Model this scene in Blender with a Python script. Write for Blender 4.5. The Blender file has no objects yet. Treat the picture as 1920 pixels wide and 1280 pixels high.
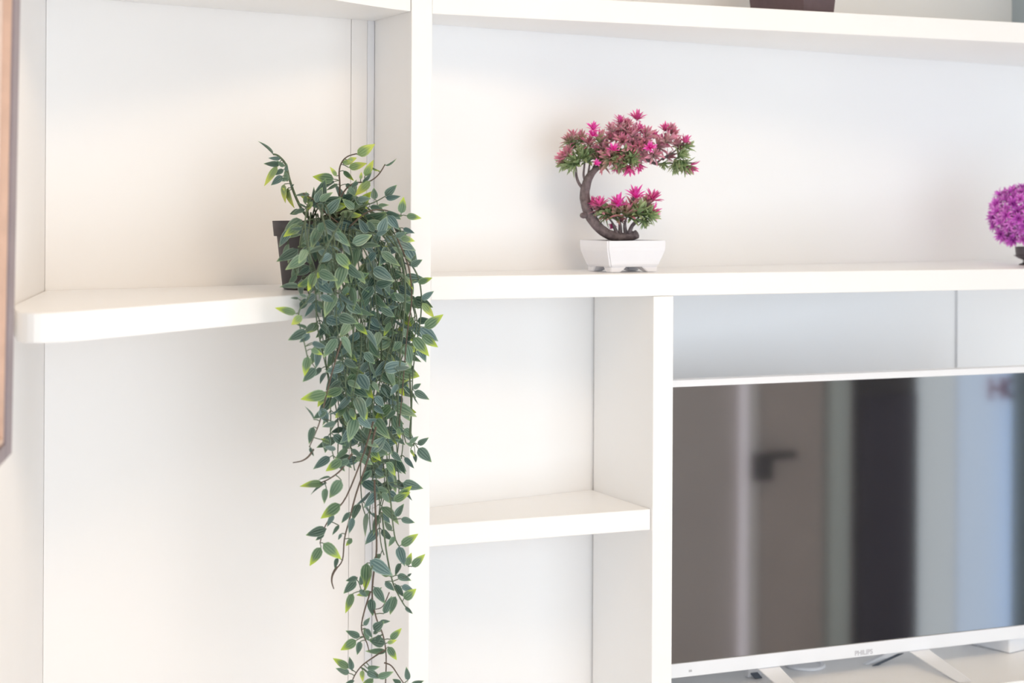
import bpy, bmesh, math, random
from mathutils import Vector, Matrix
R = random.Random(7)
C = bpy.context.scene.collection
SC = bpy.context.scene
PI = math.pi

# ------------------------------------------------------------------ camera
F, CX, CY, ROLL = 3400.0, 960.0, 378.0, 0.005
TH = math.radians(23.7)
CT, ST = math.cos(TH), math.sin(TH)
CAM = Vector((-0.858, -2.299, 1.70))
R0, F0, U0 = Vector((CT, -ST, 0)), Vector((ST, CT, 0)), Vector((0, 0, 1))
cr = R0*math.cos(ROLL) + U0*math.sin(ROLL)
cu = -R0*math.sin(ROLL) + U0*math.cos(ROLL)
cam_d = bpy.data.cameras.new('camera'); cam = bpy.data.objects.new('camera', cam_d); C.objects.link(cam)
m = Matrix((cr, cu, -F0)).transposed().to_4x4(); m.translation = CAM
cam.matrix_world = m
cam_d.sensor_width = 36; cam_d.lens = F/1920*36
cam_d.shift_y = -(640-CY)/1920; cam_d.shift_x = 0
cam_d.clip_start = .02
cam_d.dof.use_dof = True; cam_d.dof.focus_distance = 2.42; cam_d.dof.aperture_fstop = 5.0
SC.camera = cam

# ------------------------------------------------------------------ light, sky, exposure
w = bpy.data.worlds.new('sky'); SC.world = w; w.use_nodes = True
w.node_tree.nodes['Background'].inputs[0].default_value = (.80, .90, 1, 1)
w.node_tree.nodes['Background'].inputs[1].default_value = 1.0
def area(name, loc, target, sx, sy, power, col):
    l = bpy.data.lights.new(name, 'AREA'); l.shape = 'RECTANGLE'; l.size = sx; l.size_y = sy
    l.energy = power; l.color = col
    o = bpy.data.objects.new(name, l); C.objects.link(o); o.location = loc
    o.rotation_euler = (Vector(target)-Vector(loc)).to_track_quat('-Z', 'Y').to_euler(); return o
area('window_daylight', (.55, -2.93, 1.22), (.45, 0, 1.3), 2.9, 1.8, 28, (.77, .885, 1))
area('ceiling_lamp_light', (.15, -1.15, 2.50), (.15, -1.0, 0), .55, .55, 8, (1, .70, .42))
area('right_fill_light', (4.25, -.55, 1.35), (1.0, -.35, 1.3), 1.6, 1.9, 25, (.78, .89, 1))  # added fill from the right, brightens the bay behind the television
area('left_fill_light', (-.55, -2.9, 1.2), (.1, 0, 1.3), 1.0, 1.8, 9, (.80, .90, 1))  # added fill, lifts the left-facing sides of the uprights
SC.view_settings.view_transform = 'Standard'; SC.view_settings.look = 'None'
SC.view_settings.gamma = 1; SC.view_settings.use_curve_mapping = False
SC.view_settings.exposure = -0.30
SC.cycles.max_bounces = 12; SC.cycles.diffuse_bounces = 9
SC.cycles.use_denoising = True

# ------------------------------------------------------------------ helpers
def W(x, y, z):
    """pixel of the 1920x1280 photograph at camera depth z -> world point"""
    dx, dy = x-CX, y-CY
    X = dx*math.cos(ROLL) + dy*math.sin(ROLL); Y = -dx*math.sin(ROLL) + dy*math.cos(ROLL)
    return CAM + R0*(X/F*z) - U0*(Y/F*z) + F0*z
def ray_y(px, py, yw):
    d = W(px, py, 1) - CAM; return CAM + d*((yw-CAM.y)/d.y)
def ray_h(px, py, zw):
    d = W(px, py, 1) - CAM; return CAM + d*((zw-CAM.z)/d.z)
BX, BY, BS = .0894, .1464, math.tan(math.radians(11.3))      # the back wall: y = BY + BS (x-BX)
def back_y(x): return BY + BS*(x-BX)
def ray_back(px, py):
    d = W(px, py, 1) - CAM
    t = (BY + BS*(CAM.x-BX) - CAM.y)/(d.y - BS*d.x); return CAM + d*t
LW0, LWD = Vector((-.4768, .0346, 0)), Vector((.2647, .976, 0)).normalized()   # left wall line
LWN = Vector((LWD.y, -LWD.x, 0))                                                # into the room

MATS = {}
def mat(name, col, rough=.5, spec=.5, noise=0, nscale=30, bump=0, metal=0):
    if name in MATS: return MATS[name]
    M = bpy.data.materials.new(name); M.use_nodes = True
    nt = M.node_tree; b = nt.nodes['Principled BSDF']
    b.inputs['Base Color'].default_value = (*col, 1); b.inputs['Roughness'].default_value = rough
    b.inputs['Specular IOR Level'].default_value = spec; b.inputs['Metallic'].default_value = metal
    if noise or bump:
        tc = nt.nodes.new('ShaderNodeTexCoord'); n = nt.nodes.new('ShaderNodeTexNoise')
        n.inputs['Scale'].default_value = nscale; n.inputs['Detail'].default_value = 5
        nt.links.new(tc.outputs['Object'], n.inputs['Vector'])
        if noise:
            r = nt.nodes.new('ShaderNodeValToRGB')
            r.color_ramp.elements[0].position = .3; r.color_ramp.elements[1].position = .7
            r.color_ramp.elements[0].color = (*[c*(1-noise) for c in col], 1)
            r.color_ramp.elements[1].color = (*[min(1, c*(1+noise)) for c in col], 1)
            nt.links.new(n.outputs['Fac'], r.inputs['Fac']); nt.links.new(r.outputs['Color'], b.inputs['Base Color'])
        if bump:
            bp = nt.nodes.new('ShaderNodeBump'); bp.inputs['Strength'].default_value = bump; bp.inputs['Distance'].default_value = .002
            nt.links.new(n.outputs['Fac'], bp.inputs['Height']); nt.links.new(bp.outputs['Normal'], b.inputs['Normal'])
    MATS[name] = M; return M
def emit(name, col, s):
    M = bpy.data.materials.new(name); M.use_nodes = True; nt = M.node_tree
    b = nt.nodes['Principled BSDF']; b.inputs['Base Color'].default_value = (*col, 1)
    b.inputs['Emission Color'].default_value = (*col, 1); b.inputs['Emission Strength'].default_value = s
    MATS[name] = M; return M

WHITE = mat('white lacquer', (.905, .90, .895), .32, .5, .012, 4)
PANEL = mat('white back panel', (.905, .905, .91), .5, .35, .01, 3)
PAINT = mat('white wall paint', (.89, .865, .85), .75, .3, .012, 5, .08)
CEIL = mat('ceiling paint', (.88, .80, .68), .8, .2, .01, 5)
WOODF = mat('floor wood', (.66, .57, .48), .4, .5, .18, 9)
SHADEBOARD = mat('shade tinted board', (.40, .47, .52), .5, .4, .03, 6)  # the blue grey is the shade on the board's side, put into its colour
TVWHITE = mat('white plastic', (.86, .87, .90), .28, .5, .008, 20)
POTBLACK = mat('dark grey plastic pot', (.060, .054, .060), .55, .4, .10, 60)
SOIL = mat('potting soil', (.06, .045, .035), .95, .1, .4, 200, .6)
CERAMIC = mat('white glazed pot', (.84, .84, .88), .25, .5, .01, 20)
BROWNPOT = mat('brown purple pot', (.115, .075, .085), .5, .4, .10, 80)

def link(name, me, mats, parent=None):
    for M in (mats if isinstance(mats, (list, tuple)) else [mats]): me.materials.append(M)
    o = bpy.data.objects.new(name, me); C.objects.link(o)
    if parent: o.parent = parent; o.matrix_parent_inverse = parent.matrix_world.inverted()
    return o
def root(name, label, cat, loc, group=None):
    o = bpy.data.objects.new(name, None); C.objects.link(o); o.location = loc
    o.matrix_world = Matrix.Translation(loc); o.empty_display_size = .02
    o['label'] = label; o['category'] = cat
    if group: o['group'] = group
    return o
def struct(o): o['kind'] = 'structure'; return o
def prism_bm(poly, z0, z1, bevel=.0012, bm=None):
    own = bm is None
    bm = bm or bmesh.new()
    a = sum(poly[i][0]*poly[(i+1) % len(poly)][1]-poly[(i+1) % len(poly)][0]*poly[i][1] for i in range(len(poly)))
    if a < 0: poly = poly[::-1]
    lo = [bm.verts.new((p[0], p[1], z0)) for p in poly]; hi = [bm.verts.new((p[0], p[1], z1)) for p in poly]
    bm.faces.new(lo[::-1]); bm.faces.new(hi); n = len(poly)
    for i in range(n): bm.faces.new((lo[i], lo[(i+1) % n], hi[(i+1) % n], hi[i]))
    if bevel and own: bmesh.ops.bevel(bm, geom=bm.edges[:], offset=bevel, segments=2, affect='EDGES', profile=.5)
    return bm
def bm_me(name, bm, smooth=False):
    me = bpy.data.meshes.new(name); bmesh.ops.recalc_face_normals(bm, faces=bm.faces[:]); bm.to_mesh(me); bm.free()
    if smooth:
        for p in me.polygons: p.use_smooth = True
    return me
def prism(name, poly, z0, z1, M, parent=None, bevel=.0012):
    return link(name, bm_me(name, prism_bm(poly, z0, z1, bevel)), M, parent)
def box(name, a, b, M, parent=None, bevel=.0012):
    return prism(name, [(a[0], a[1]), (b[0], a[1]), (b[0], b[1]), (a[0], b[1])], a[2], b[2], M, parent, bevel)
def obox(bm, c, ax, ay, az):
    """oriented box: centre and three half-axis vectors"""
    vs = [bm.verts.new(c + ax*i + ay*j + az*k) for i in (-1, 1) for j in (-1, 1) for k in (-1, 1)]
    for f in ((0, 1, 3, 2), (4, 6, 7, 5), (0, 4, 5, 1), (2, 3, 7, 6), (0, 2, 6, 4), (1, 5, 7, 3)): bm.faces.new([vs[i] for i in f])
def smooth_path(pts, n=4):
    out = []
    P = [pts[0]] + list(pts) + [pts[-1]]
    for i in range(1, len(P)-2):
        a, b, c, d = P[i-1], P[i], P[i+1], P[i+2]
        for k in range(n):
            t = k/n
            out.append(tuple(.5*((2*b[j]) + (-a[j]+c[j])*t + (2*a[j]-5*b[j]+4*c[j]-d[j])*t*t + (-a[j]+3*b[j]-3*c[j]+d[j])*t**3) for j in range(len(b))))
    out.append(tuple(pts[-1])); return out
def tube_bm(bm, pts, rad, sides=6, cap=True, jit=None):
    """pts world Vectors, rad list"""
    rings = []; up = Vector((.13, .31, .94))
    for i, p in enumerate(pts):
        d = (pts[min(i+1, len(pts)-1)] - pts[max(i-1, 0)])
        if d.length < 1e-9: d = Vector((0, 0, 1))
        d.normalize(); s = d.cross(up)
        if s.length < .05: s = d.cross(Vector((1, 0, 0)))
        s.normalize(); t = s.cross(d); up = t
        r = rad[i] if isinstance(rad, (list, tuple)) else rad
        rings.append([bm.verts.new(p + (s*math.cos(2*PI*k/sides) + t*math.sin(2*PI*k/sides))*r*(1+(jit() if jit else 0))) for k in range(sides)])
    for a, b in zip(rings, rings[1:]):
        for k in range(sides): bm.faces.new((a[k], a[(k+1) % sides], b[(k+1) % sides], b[k]))
    if cap: bm.faces.new(rings[0][::-1]); bm.faces.new(rings[-1])
def lathe_bm(prof, n=40, c=(0, 0, 0), bm=None, closed=False):
    bm = bm or bmesh.new(); rings = []
    for r, z in prof: rings.append([bm.verts.new((c[0]+r*math.cos(2*PI*k/n), c[1]+r*math.sin(2*PI*k/n), c[2]+z)) for k in range(n)])
    for a, b in zip(rings, rings[1:]):
        for k in range(n): bm.faces.new((a[k], a[(k+1) % n], b[(k+1) % n], b[k]))
    bm.faces.new(rings[0][::-1]); bm.faces.new(rings[-1])
    return bm

# ------------------------------------------------------------------ the room
XR, YF, ZC = 4.4, -3.0, 2.62
def quad_wall(name, p, q, nrm, z0, z1, M, t=.08):
    n = Vector((nrm[0], nrm[1]))
    poly = [(p[0], p[1]), (q[0], q[1]), (q[0]-n.x*t, q[1]-n.y*t), (p[0]-n.x*t, p[1]-n.y*t)]
    return struct(prism(name, poly, z0, z1, M, None, 0))
lw_end = LW0 + LWD*((YF-LW0.y)/LWD.y)
bn = Vector((BS, -1)).normalized()
PT = .006                                                    # thickness of the back panels
def off_back(x, d): return (x + bn.x*d, back_y(x) + bn.y*d)
floor = struct(prism('floor', [(-1.5, YF-.1), (XR+.1, YF-.1), (XR+.1, 1.3), (-1.5, 1.3)], -.06, 0, WOODF, None, 0))
ceiling = struct(prism('ceiling', [(-1.5, YF-.1), (XR+.1, YF-.1), (XR+.1, 1.3), (-1.5, 1.3)], ZC, ZC+.06, CEIL, None, 0))
wall_back = quad_wall('wall_back', (-.6, back_y(-.6)+.075), (XR, back_y(XR)+.075), bn, 0, ZC, PAINT)
wall_left = quad_wall('wall_left', tuple((LW0+LWD*.12)[:2]), tuple(lw_end[:2]), LWN, 0, ZC, PAINT)
wall_right = quad_wall('wall_right', (XR, YF), (XR, 1.3), (-1, 0), 0, ZC, PAINT)
TAUPE = mat('taupe wall paint', (.72, .68, .68), .7, .3, .03, 4)
wall_front = quad_wall('wall_front', (lw_end.x-.1, YF), (XR, YF), (0, 1), 0, ZC, TAUPE)
# door with a white jamb and a dark handle, seen only as a reflection in the television
door = struct(box('door_1', (2.47, YF+.002, .0), (2.72, YF+.030, 2.1), mat('taupe door', (.66, .60, .58), .5, .4, .05, 5)))
jamb = struct(box('trim_1', (2.415, YF+.002, 0), (2.455, YF+.04, 2.12), mat('bright jamb', (.9, .9, .92), .3)))
struct(box('glow_strip', (2.398, YF+.002, .05), (2.414, YF+.03, 2.12), emit('glowing strip', (.95, .92, 1.0), 1.05), None, 0))  # added glowing strip, makes the bright line of the door edge on the screen
bm = bmesh.new(); obox(bm, Vector((2.45, YF+.075, .79)), Vector((.032, 0, 0)), Vector((0, .014, 0)), Vector((0, 0, .045)))
obox(bm, Vector((2.52, YF+.09, .83)), Vector((.05, 0, 0)), Vector((0, .01, 0)), Vector((0, 0, .014)))
link('door_handle', bm_me('door_handle', bm), mat('dark metal', (.03, .03, .035), .4), door)
struct(box('trim_2', (2.75, YF+.002, 0), (2.83, YF+.04, 2.2), mat('blue grey trim', (.80, .92, .94), .5)))
cab = root('wardrobe', 'tall dark wardrobe beside the bright window across the room', 'wardrobe', (2.985, YF+.04, 0))
DK = mat('dark wardrobe', (.05, .046, .075), .5, .3, .1, 5)
box('body', (2.87, YF+.002, 0), (3.10, YF+.07, 1.02), DK, cab)
box('upper_body', (2.87, YF+.002, 1.022), (3.10, YF+.06, 2.1), mat('dark grey wardrobe', (.07, .068, .075), .5, .3, .1, 5), cab)
# bright window
SKYP = emit('daylit pane', (.66, .80, 1.0), 1.75); SKYG = emit('daylit frosted pane', (.72, .80, .86), 1.5)
win = struct(box('window_1', (3.12, YF+.001, .0), (4.0, YF+.02, 2.3), TVWHITE))
box('pane', (3.135, YF+.021, .03), (3.30, YF+.026, 2.26), SKYG, win, 0)
box('pane', (3.315, YF+.021, .03), (3.62, YF+.026, 2.26), SKYP, win, 0)
RED = mat('red lettering', (.45, .10, .16), .5)
bm = bmesh.new()
for xx in (3.452, 3.505): obox(bm, Vector((xx, YF+.032, 1.02)), Vector((.007, 0, 0)), Vector((0, .003, 0)), Vector((0, 0, .042)))
obox(bm, Vector((3.4785, YF+.032, 1.02)), Vector((.022, 0, 0)), Vector((0, .003, 0)), Vector((0, 0, .006)))
link('lettering', bm_me('lettering', bm), RED, win)
bm = bmesh.new()
for k in range(20):
    a = 2*PI*(k+.5)/20; obox(bm, Vector((3.552+.028*math.cos(a), YF+.032, 1.02+.036*math.sin(a))), Vector((.0075, 0, 0)), Vector((0, .003, 0)), Vector((0, 0, .0075)))
link('lettering', bm_me('lettering', bm), RED, win)
# curtain covering the right of that window
bm = bmesh.new(); pr = []
for i in range(61): pr.append((3.505+i*.012, YF+.09+.022*math.sin(i*1.05)))
poly = pr + [(x, y-.004) for x, y in pr[::-1]]
cur = prism('curtain', poly, .04, 2.35, mat('blue grey curtain', (.42, .56, .66), .8, .2), None, 0)
cur['label'] = 'blue grey curtain hanging at the edge of the bright window'; cur['category'] = 'curtain'
# the window the room is lit by, behind the camera
win2 = struct(box('window_2', (-.92, YF+.001, .30), (2.06, YF+.03, 2.48), TVWHITE))
for i in range(2): box('pane', (-.87+i*1.46, YF+.031, .35), (.55+i*1.46, YF+.036, 2.43), emit('daylit pane %d' % i, (.8, .9, 1), 1.0), win2, 0)
lamp = root('ceiling_lamp', 'square white ceiling lamp in the middle of the room', 'lamp', (.15, -1.15, ZC))
box('housing', (-.16, -1.46, 2.53), (.46, -.84, ZC), TVWHITE, lamp); box('diffuser', (-.14, -1.44, 2.515), (.44, -.86, 2.53), emit('lamp diffuser', (1, .88, .74), 1.5), lamp, 0)

# ------------------------------------------------------------------ shelving unit
ztop_mid = 1.598; zb_mid = 1.5655
px0 = ray_y(768, 800, 0).x; px1 = ray_y(807, 800, 0).x
dv0 = ray_y(1225, 800, 0).x; dv1 = ray_y(1262.5, 800, 0).x
unit = root('shelving_unit', 'white lacquered built-in shelving wall with angled corner shelves and open bays', 'shelving', (0, .05, 0))
XE = 1.95
def to_back(x, gap=.0): return (x, back_y(x)-(PT+gap)*1.02)
def to_bay(x): return (x, back_y(x)+.058*(x+.477)-(PT+.0005)*1.02)
def upright(x0, x1, z0, z1, y=0, gap=.0, M=WHITE, name='upright'):
    return prism(name, [(x0, y), (x1, y), to_back(x1, gap), (to_bay(x0) if x0 == px0 else to_back(x0, gap))], z0, z1, M, unit)
up1 = upright(px0, px1, 0, 2.6); up1['label'] = 'tall upright board between the corner shelves and the main bays'
BENCH = .967
up2 = upright(dv0, dv1, 0, zb_mid-.0003, .001, .004); up2['label'] = 'shorter upright board beside the television'
def shelf(x0, x1, z0, z1, y, label, name='shelf', y2=None):
    o = prism(name, [(x0, y), (x1, y if y2 is None else y2), to_back(x1, .0005), to_back(x0, .0005)], z0, z1, WHITE, unit); o['label'] = label; return o
shelf(px1+.0006, XE, zb_mid, ztop_mid, .002, 'middle shelf carrying the two flowering plants')
shelf(px1+.0006, XE, 1.9545, 1.987, .002, 'top shelf carrying the dark square pot')
shelf(px1+.0006, dv0-.0006, 1.2295, 1.2595, .006, 'small low shelf left of the television')
xg = ray_back(1893, 20).x
o = upright(xg, xg+.03, 1.9873, 2.6, .05, .0, SHADEBOARD); o['label'] = 'upright standing on the top shelf, coloured blue grey for shade'
# corner shelves of the left bay: the front runs out at an angle and is rounded off at the wall
def arc(p, c, q, n=10):
    return [((1-t)**2*p[0]+2*t*(1-t)*c[0]+t*t*q[0], (1-t)**2*p[1]+2*t*(1-t)*c[1]+t*t*q[1]) for t in [i/n for i in range(n+1)]]
def wall_pt(y, d=.001):
    p = LW0 + LWD*((y-LW0.y)/LWD.y) + LWN*d; return (p.x, p.y)
ZL1, ZL0 = 1.5852, 1.5547
fc = (-.574, -.462)
cornerL = LW0 + LWN*.002
def left_poly(front):
    bx = px0-.0006
    return front + [to_bay(bx), to_bay(-.474), wall_pt(.01)]
fr = [wall_pt(-.30)] + arc((-.5735, -.385), (-.588, -.4665), (-.508, -.408)) + [(px0-.0006, .002)]
o = prism('corner_shelf', left_poly(fr), ZL0, ZL1, WHITE, unit); o['label'] = 'corner shelf with a rounded end carrying the trailing plant'
fr = [wall_pt(-.30)] + arc((-.5735, -.385), (-.588, -.4665), (-.508, -.408), 6) + arc((-.30, -.22), (-.12, -.062), (px0-.0006, .002), 8)
o = prism('corner_shelf', left_poly(fr), 1.9565, 1.988, WHITE, unit); o['label'] = 'upper corner shelf seen from below'
# back panels
BAYS = .058
def bay_d(x): return BAYS*(x+.477)
def panel(xa, xb, z0, z1, t=PT, M=PANEL, name='back_panel'):
    a, b = off_back(xa, .0004), off_back(xb, .0004); c, d = off_back(xb, t), off_back(xa, t)
    return prism(name, [a, b, c, d], z0, z1, M, unit, .0006)
xs = ray_back(655, 300).x
def bay_panel(xa, xb, t, name='back_panel', M=PANEL):
    return prism(name, [(xa, back_y(xa)+bay_d(xa)-.0004), (xb, back_y(xb)+bay_d(xb)-.0004), (xb, back_y(xb)+bay_d(xb)-t), (xa, back_y(xa)+bay_d(xa)-t)], 0, 2.6, M, unit, .0003)
def ray_bay(px, py):
    d = W(px, py, 1) - CAM; sl = BS+BAYS; y0 = BY - BS*BX + BAYS*.477
    t = (y0 + sl*CAM.x - CAM.y)/(d.y - sl*d.x); return CAM + d*t
xs = ray_bay(655, 300).x; xa_ = ray_bay(685.5, 300).x-.0002
PANELW = mat('warm white back panel', (.91, .885, .865), .5, .35, .01, 3)
bay_panel(-.4783, xs-.0004, PT, 'back_panel', PANELW)
bay_panel(xs+.0005, xa_, PT-.0004, 'back_panel', PANELW)
xq = ray_back(1787, 620).x
panel(px1+.001, xq-.0008, 0, zb_mid-.001); panel(xq+.0008, XE, 0, zb_mid-.001, PT+.004)
panel(px1+.001, XE, zb_mid, 1.97); panel(px1+.001, XE, 1.9705, 2.6)
xa = ray_bay(685.5, 300).x
o = bay_panel(xa, px0, PT+.0008, 'edge_strip', TVWHITE)

# ------------------------------------------------------------------ bench under the television
bench = root('tv_bench', 'long white bench in the open bay under the television', 'bench', (dv1+.5, .05, 0))
b0 = dv1+.0008
o = prism('worktop', [(b0, -.06), (XE, -.06), to_back(XE, .006), to_back(b0, .001)], BENCH-.03, BENCH, WHITE, bench)
prism('plinth', [(b0, -.03), (XE, -.03), to_back(XE, .006), to_back(b0, .001)], .0, BENCH-.0302, PANEL, bench)
g = ray_h(1510, 1249, BENCH)
bm = lathe_bm([(.030, 0), (.0315, .001), (.0315, .0035), (.030, .005), (.025, .005), (.0235, .0035), (.0, .0035)], 36, (g.x, g.y, BENCH+.0001))
o = link('cable_grommet', bm_me('cable_grommet', bm), TVWHITE, bench)

# ------------------------------------------------------------------ television
YT = .072
tl = ray_y(1264, 725, YT); tr = ray_y(1920, 699, YT)
z_scr1 = (tl.z+tr.z)/2
bl = ray_y(1260, 1245, YT); br = ray_y(1920, 1172, YT); z_scr0 = (bl.z+br.z)/2
tvx0 = dv1+.003; tvx1 = tvx0+.755
tv = root('television', 'flat white-framed television with a dark glossy screen on splayed legs', 'television', ((tvx0+tvx1)/2, YT, BENCH))
zt, zb = z_scr1+.0098, z_scr0-.0205
bw = .009
bm = bmesh.new()
for a, b in (((tvx0, z_scr1), (tvx1, zt)), ((tvx0, zb), (tvx1, z_scr0)), ((tvx0, z_scr0), (tvx0+bw, z_scr1)), ((tvx1-bw, z_scr0), (tvx1, z_scr1))):
    obox(bm, Vector(((a[0]+b[0])/2, YT+.012, (a[1]+b[1])/2)), Vector(((b[0]-a[0])/2, 0, 0)), Vector((0, .0125, 0)), Vector((0, 0, (b[1]-a[1])/2)))
link('frame', bm_me('frame', bm), TVWHITE, tv)
box('back_cover', (tvx0+.004, YT+.0246, zb+.004), (tvx1-.004, YT+.052, zt-.004), TVWHITE, tv, .006)
SCR = mat('screen glass', (.022, .021, .024), .045, 1.0, 0)
SCR.node_tree.nodes['Principled BSDF'].inputs['IOR'].default_value = 2.15
# fine specks of dust on the glass
nt = SCR.node_tree; bs = nt.nodes['Principled BSDF']
tc = nt.nodes.new('ShaderNodeTexCoord'); vo = nt.nodes.new('ShaderNodeTexVoronoi'); vo.inputs['Scale'].default_value = 55
rp = nt.nodes.new('ShaderNodeValToRGB'); rp.color_ramp.elements[0].position = .03; rp.color_ramp.elements[1].position = .05
rp.color_ramp.elements[0].color = (.12, .12, .12, 1); rp.color_ramp.elements[1].color = (.022, .021, .024, 1)
nt.links.new(tc.outputs['Object'], vo.inputs['Vector']); nt.links.new(vo.outputs['Distance'], rp.inputs['Fac']); nt.links.new(rp.outputs['Color'], bs.inputs['Base Color'])
box('screen', (tvx0+bw*.6, YT+.002, z_scr0-.002), (tvx1-bw*.6, YT+.012, z_scr1+.002), SCR, tv, 0)
def text_mesh(name, s, size, M, parent, loc, depth=.0004):
    cu_ = bpy.data.curves.new(name, 'FONT'); cu_.body = s; cu_.size = size; cu_.extrude = depth; cu_.align_x = 'CENTER'; cu_.offset = .0002
    t = bpy.data.objects.new(name+'_curve', cu_); C.objects.link(t)
    me = bpy.data.meshes.new_from_object(t.evaluated_get(bpy.context.evaluated_depsgraph_get()))
    bpy.data.objects.remove(t)
    me.transform(Matrix.Translation(loc) @ Matrix.Rotation(PI/2, 4, 'X'))
    return link(name, me, M, parent)
lc = ray_y(1619, 1222, YT)
text_mesh('logo', 'PHILIPS', .0105, mat('silver print', (.55, .54, .57), .4), tv, Vector((lc.x, YT-.0006, lc.z-.0038)))
pl = ray_y(1294, 1257, YT)
bm = bmesh.new(); obox(bm, Vector((pl.x, YT-.0006, pl.z)), Vector((.0025, 0, 0)), Vector((0, .0004, 0)), Vector((0, 0, .0016)))
link('standby_light', bm_me('standby_light', bm), mat('grey dot', (.5, .5, .52), .4), tv)
DARKSTRIP = mat('dark grey plastic', (.10, .12, .15), .4)
def strut(bm, top, foot, w0, w1, t):
    d = (foot-top).normalized(); s = Vector((1, 0, 0)); n = d.cross(s).normalized()
    a = [bm.verts.new(top + s*i*w0 + n*j*t) for i, j in ((-1, -1), (1, -1), (1, 1), (-1, 1))]
    b = [bm.verts.new(foot + s*i*w1 + n*j*t) for i, j in ((-1, -1), (1, -1), (1, 1), (-1, 1))]
    for v in b: v.co.z = BENCH + .0003
    for v in a: v.co.z = zb + .0015
    bm.faces.new(a[::-1]); bm.faces.new(b)
    for k in range(4): bm.faces.new((a[k], a[(k+1) % 4], b[(k+1) % 4], b[k]))
for pxl, dxl, rpx in ((1442, -.004, (1412, 1268)), (1722, .010, (1630, 1244))):
    x = ray_y(pxl, 1240, YT).x
    bm = bmesh.new()
    top = Vector((x, YT+.016, zb)); ff = Vector((x+dxl, YT-.105, BENCH)); rf = ray_h(*rpx, BENCH)
    strut(bm, top+Vector((0, -.004, 0)), ff, .019, .0125, .006)
    strut(bm, top+Vector((-.004, .012, 0)), rf, .015, .012, .006)
    bmesh.ops.bevel(bm, geom=bm.edges[:], offset=.0012, segments=2, affect='EDGES')
    lg = link('leg', bm_me('leg', bm), TVWHITE, tv)
    bm = bmesh.new(); d = Vector((0, -.0066, -.0066))
    a, b = top+Vector((-.006, .030, -.008))+d, rf+Vector((0, -.010, .008))+d
    dd = (b-a)/2; n = dd.cross(Vector((1, 0, 0))).normalized()
    obox(bm, (a+b)/2, Vector((.006, 0, 0)), dd, n*.0012)
    link('inset_strip', bm_me('inset_strip', bm), DARKSTRIP, lg)
# small white box on the bench at the right
g2 = ray_h(1893, 1226, BENCH)
bx_ = root('media_box', 'small white box lying on the bench behind the right end of the television', 'box', (g2.x+.05, g2.y+.05, BENCH))
a = math.radians(14)
def rp_(x, y): return (g2.x + x*math.cos(a) - y*math.sin(a), g2.y + x*math.sin(a) + y*math.cos(a))
prism('body', [rp_(0, 0), rp_(.14, 0), rp_(.14, .10), rp_(0, .10)], BENCH+.0005, BENCH+.024, TVWHITE, bx_, .003)
prism('lid', [rp_(.001, .001), rp_(.139, .001), rp_(.139, .099), rp_(.001, .099)], BENCH+.0242, BENCH+.030, mat('pale grey plastic', (.55, .57, .60), .4), bx_, .002)

# ------------------------------------------------------------------ picture on the left wall
FR = mat('mauve grey frame', (.30, .25, .275), .5, .4, .06, 30); FRI = mat('orange wood lip', (.66, .47, .37), .5, .4, .08, 40)
def wl(s, d, z): p = LW0 + LWD*s + LWN*d; return Vector((p.x, p.y, z))
d_f = .026
dd_ = W(22, 850, 1) - CAM; o_ = LW0 + LWN*d_f; q = CAM + dd_*((o_-CAM).dot(LWN)/dd_.dot(LWN)); s1 = (q - LW0).dot(LWD); zb_f = q.z
pic = root('picture_frame', 'mauve grey picture frame with an orange wooden inner lip on the left wall', 'picture', wl(s1-.25, .002, zb_f))
s0 = s1-.50; zt_f = zb_f+.72; RW = .046; RB = .016
def rail(name, sa, sb, za, zb2, d0, d1, M, par):
    bm = bmesh.new(); c = (wl(sa, d0, za)+wl(sb, d1, zb2))/2
    obox(bm, c, LWD*((sb-sa)/2), LWN*((d1-d0)/2), Vector((0, 0, (zb2-za)/2)))
    bmesh.ops.bevel(bm, geom=bm.edges[:], offset=.001, segments=2, affect='EDGES')
    return link(name, bm_me(name, bm), M, par)
DF = d_f; DB = .0135
rails = [rail('frame_rail', s1-RW, s1, zb_f, zt_f, DB, DF, FR, pic), rail('frame_rail', s0, s0+RW, zb_f, zt_f, DB, DF, FR, pic),
 rail('frame_rail', s0+RW+.0002, s1-RW-.0002, zb_f, zb_f+RB, DB, DF, FR, pic), rail('frame_rail', s0+RW+.0002, s1-RW-.0002, zt_f-RW, zt_f, DB, DF, FR, pic)]
e = .008
rail('inner_lip', s1-RW-e, s1-RW-.0003, zb_f+RB, zt_f-RW, .0135, DF-.002, FRI, pic); rail('inner_lip', s0+RW+.0003, s0+RW+e, zb_f+RB, zt_f-RW, .0135, DF-.002, FRI, pic)
rail('inner_lip', s0+RW+e, s1-RW-e, zb_f+RB+.0003, zb_f+RB+e, .0135, DF-.002, FRI, pic); rail('inner_lip', s0+RW+e, s1-RW-e, zt_f-RW-e, zt_f-RW-.0003, .0135, DF-.002, FRI, pic)
rail('picture_sheet', s0+RW+e, s1-RW-e, zb_f+RB+e, zt_f-RW-e, .0135, .0165, mat('pale pink print', (.75, .62, .56), .6, .3, .1, 8), pic)

bpy.context.view_layer.update()
pic.rotation_mode = 'QUATERNION'; pic.rotation_quaternion = Matrix.Rotation(math.radians(.8), 3, LWD).to_quaternion()
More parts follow.
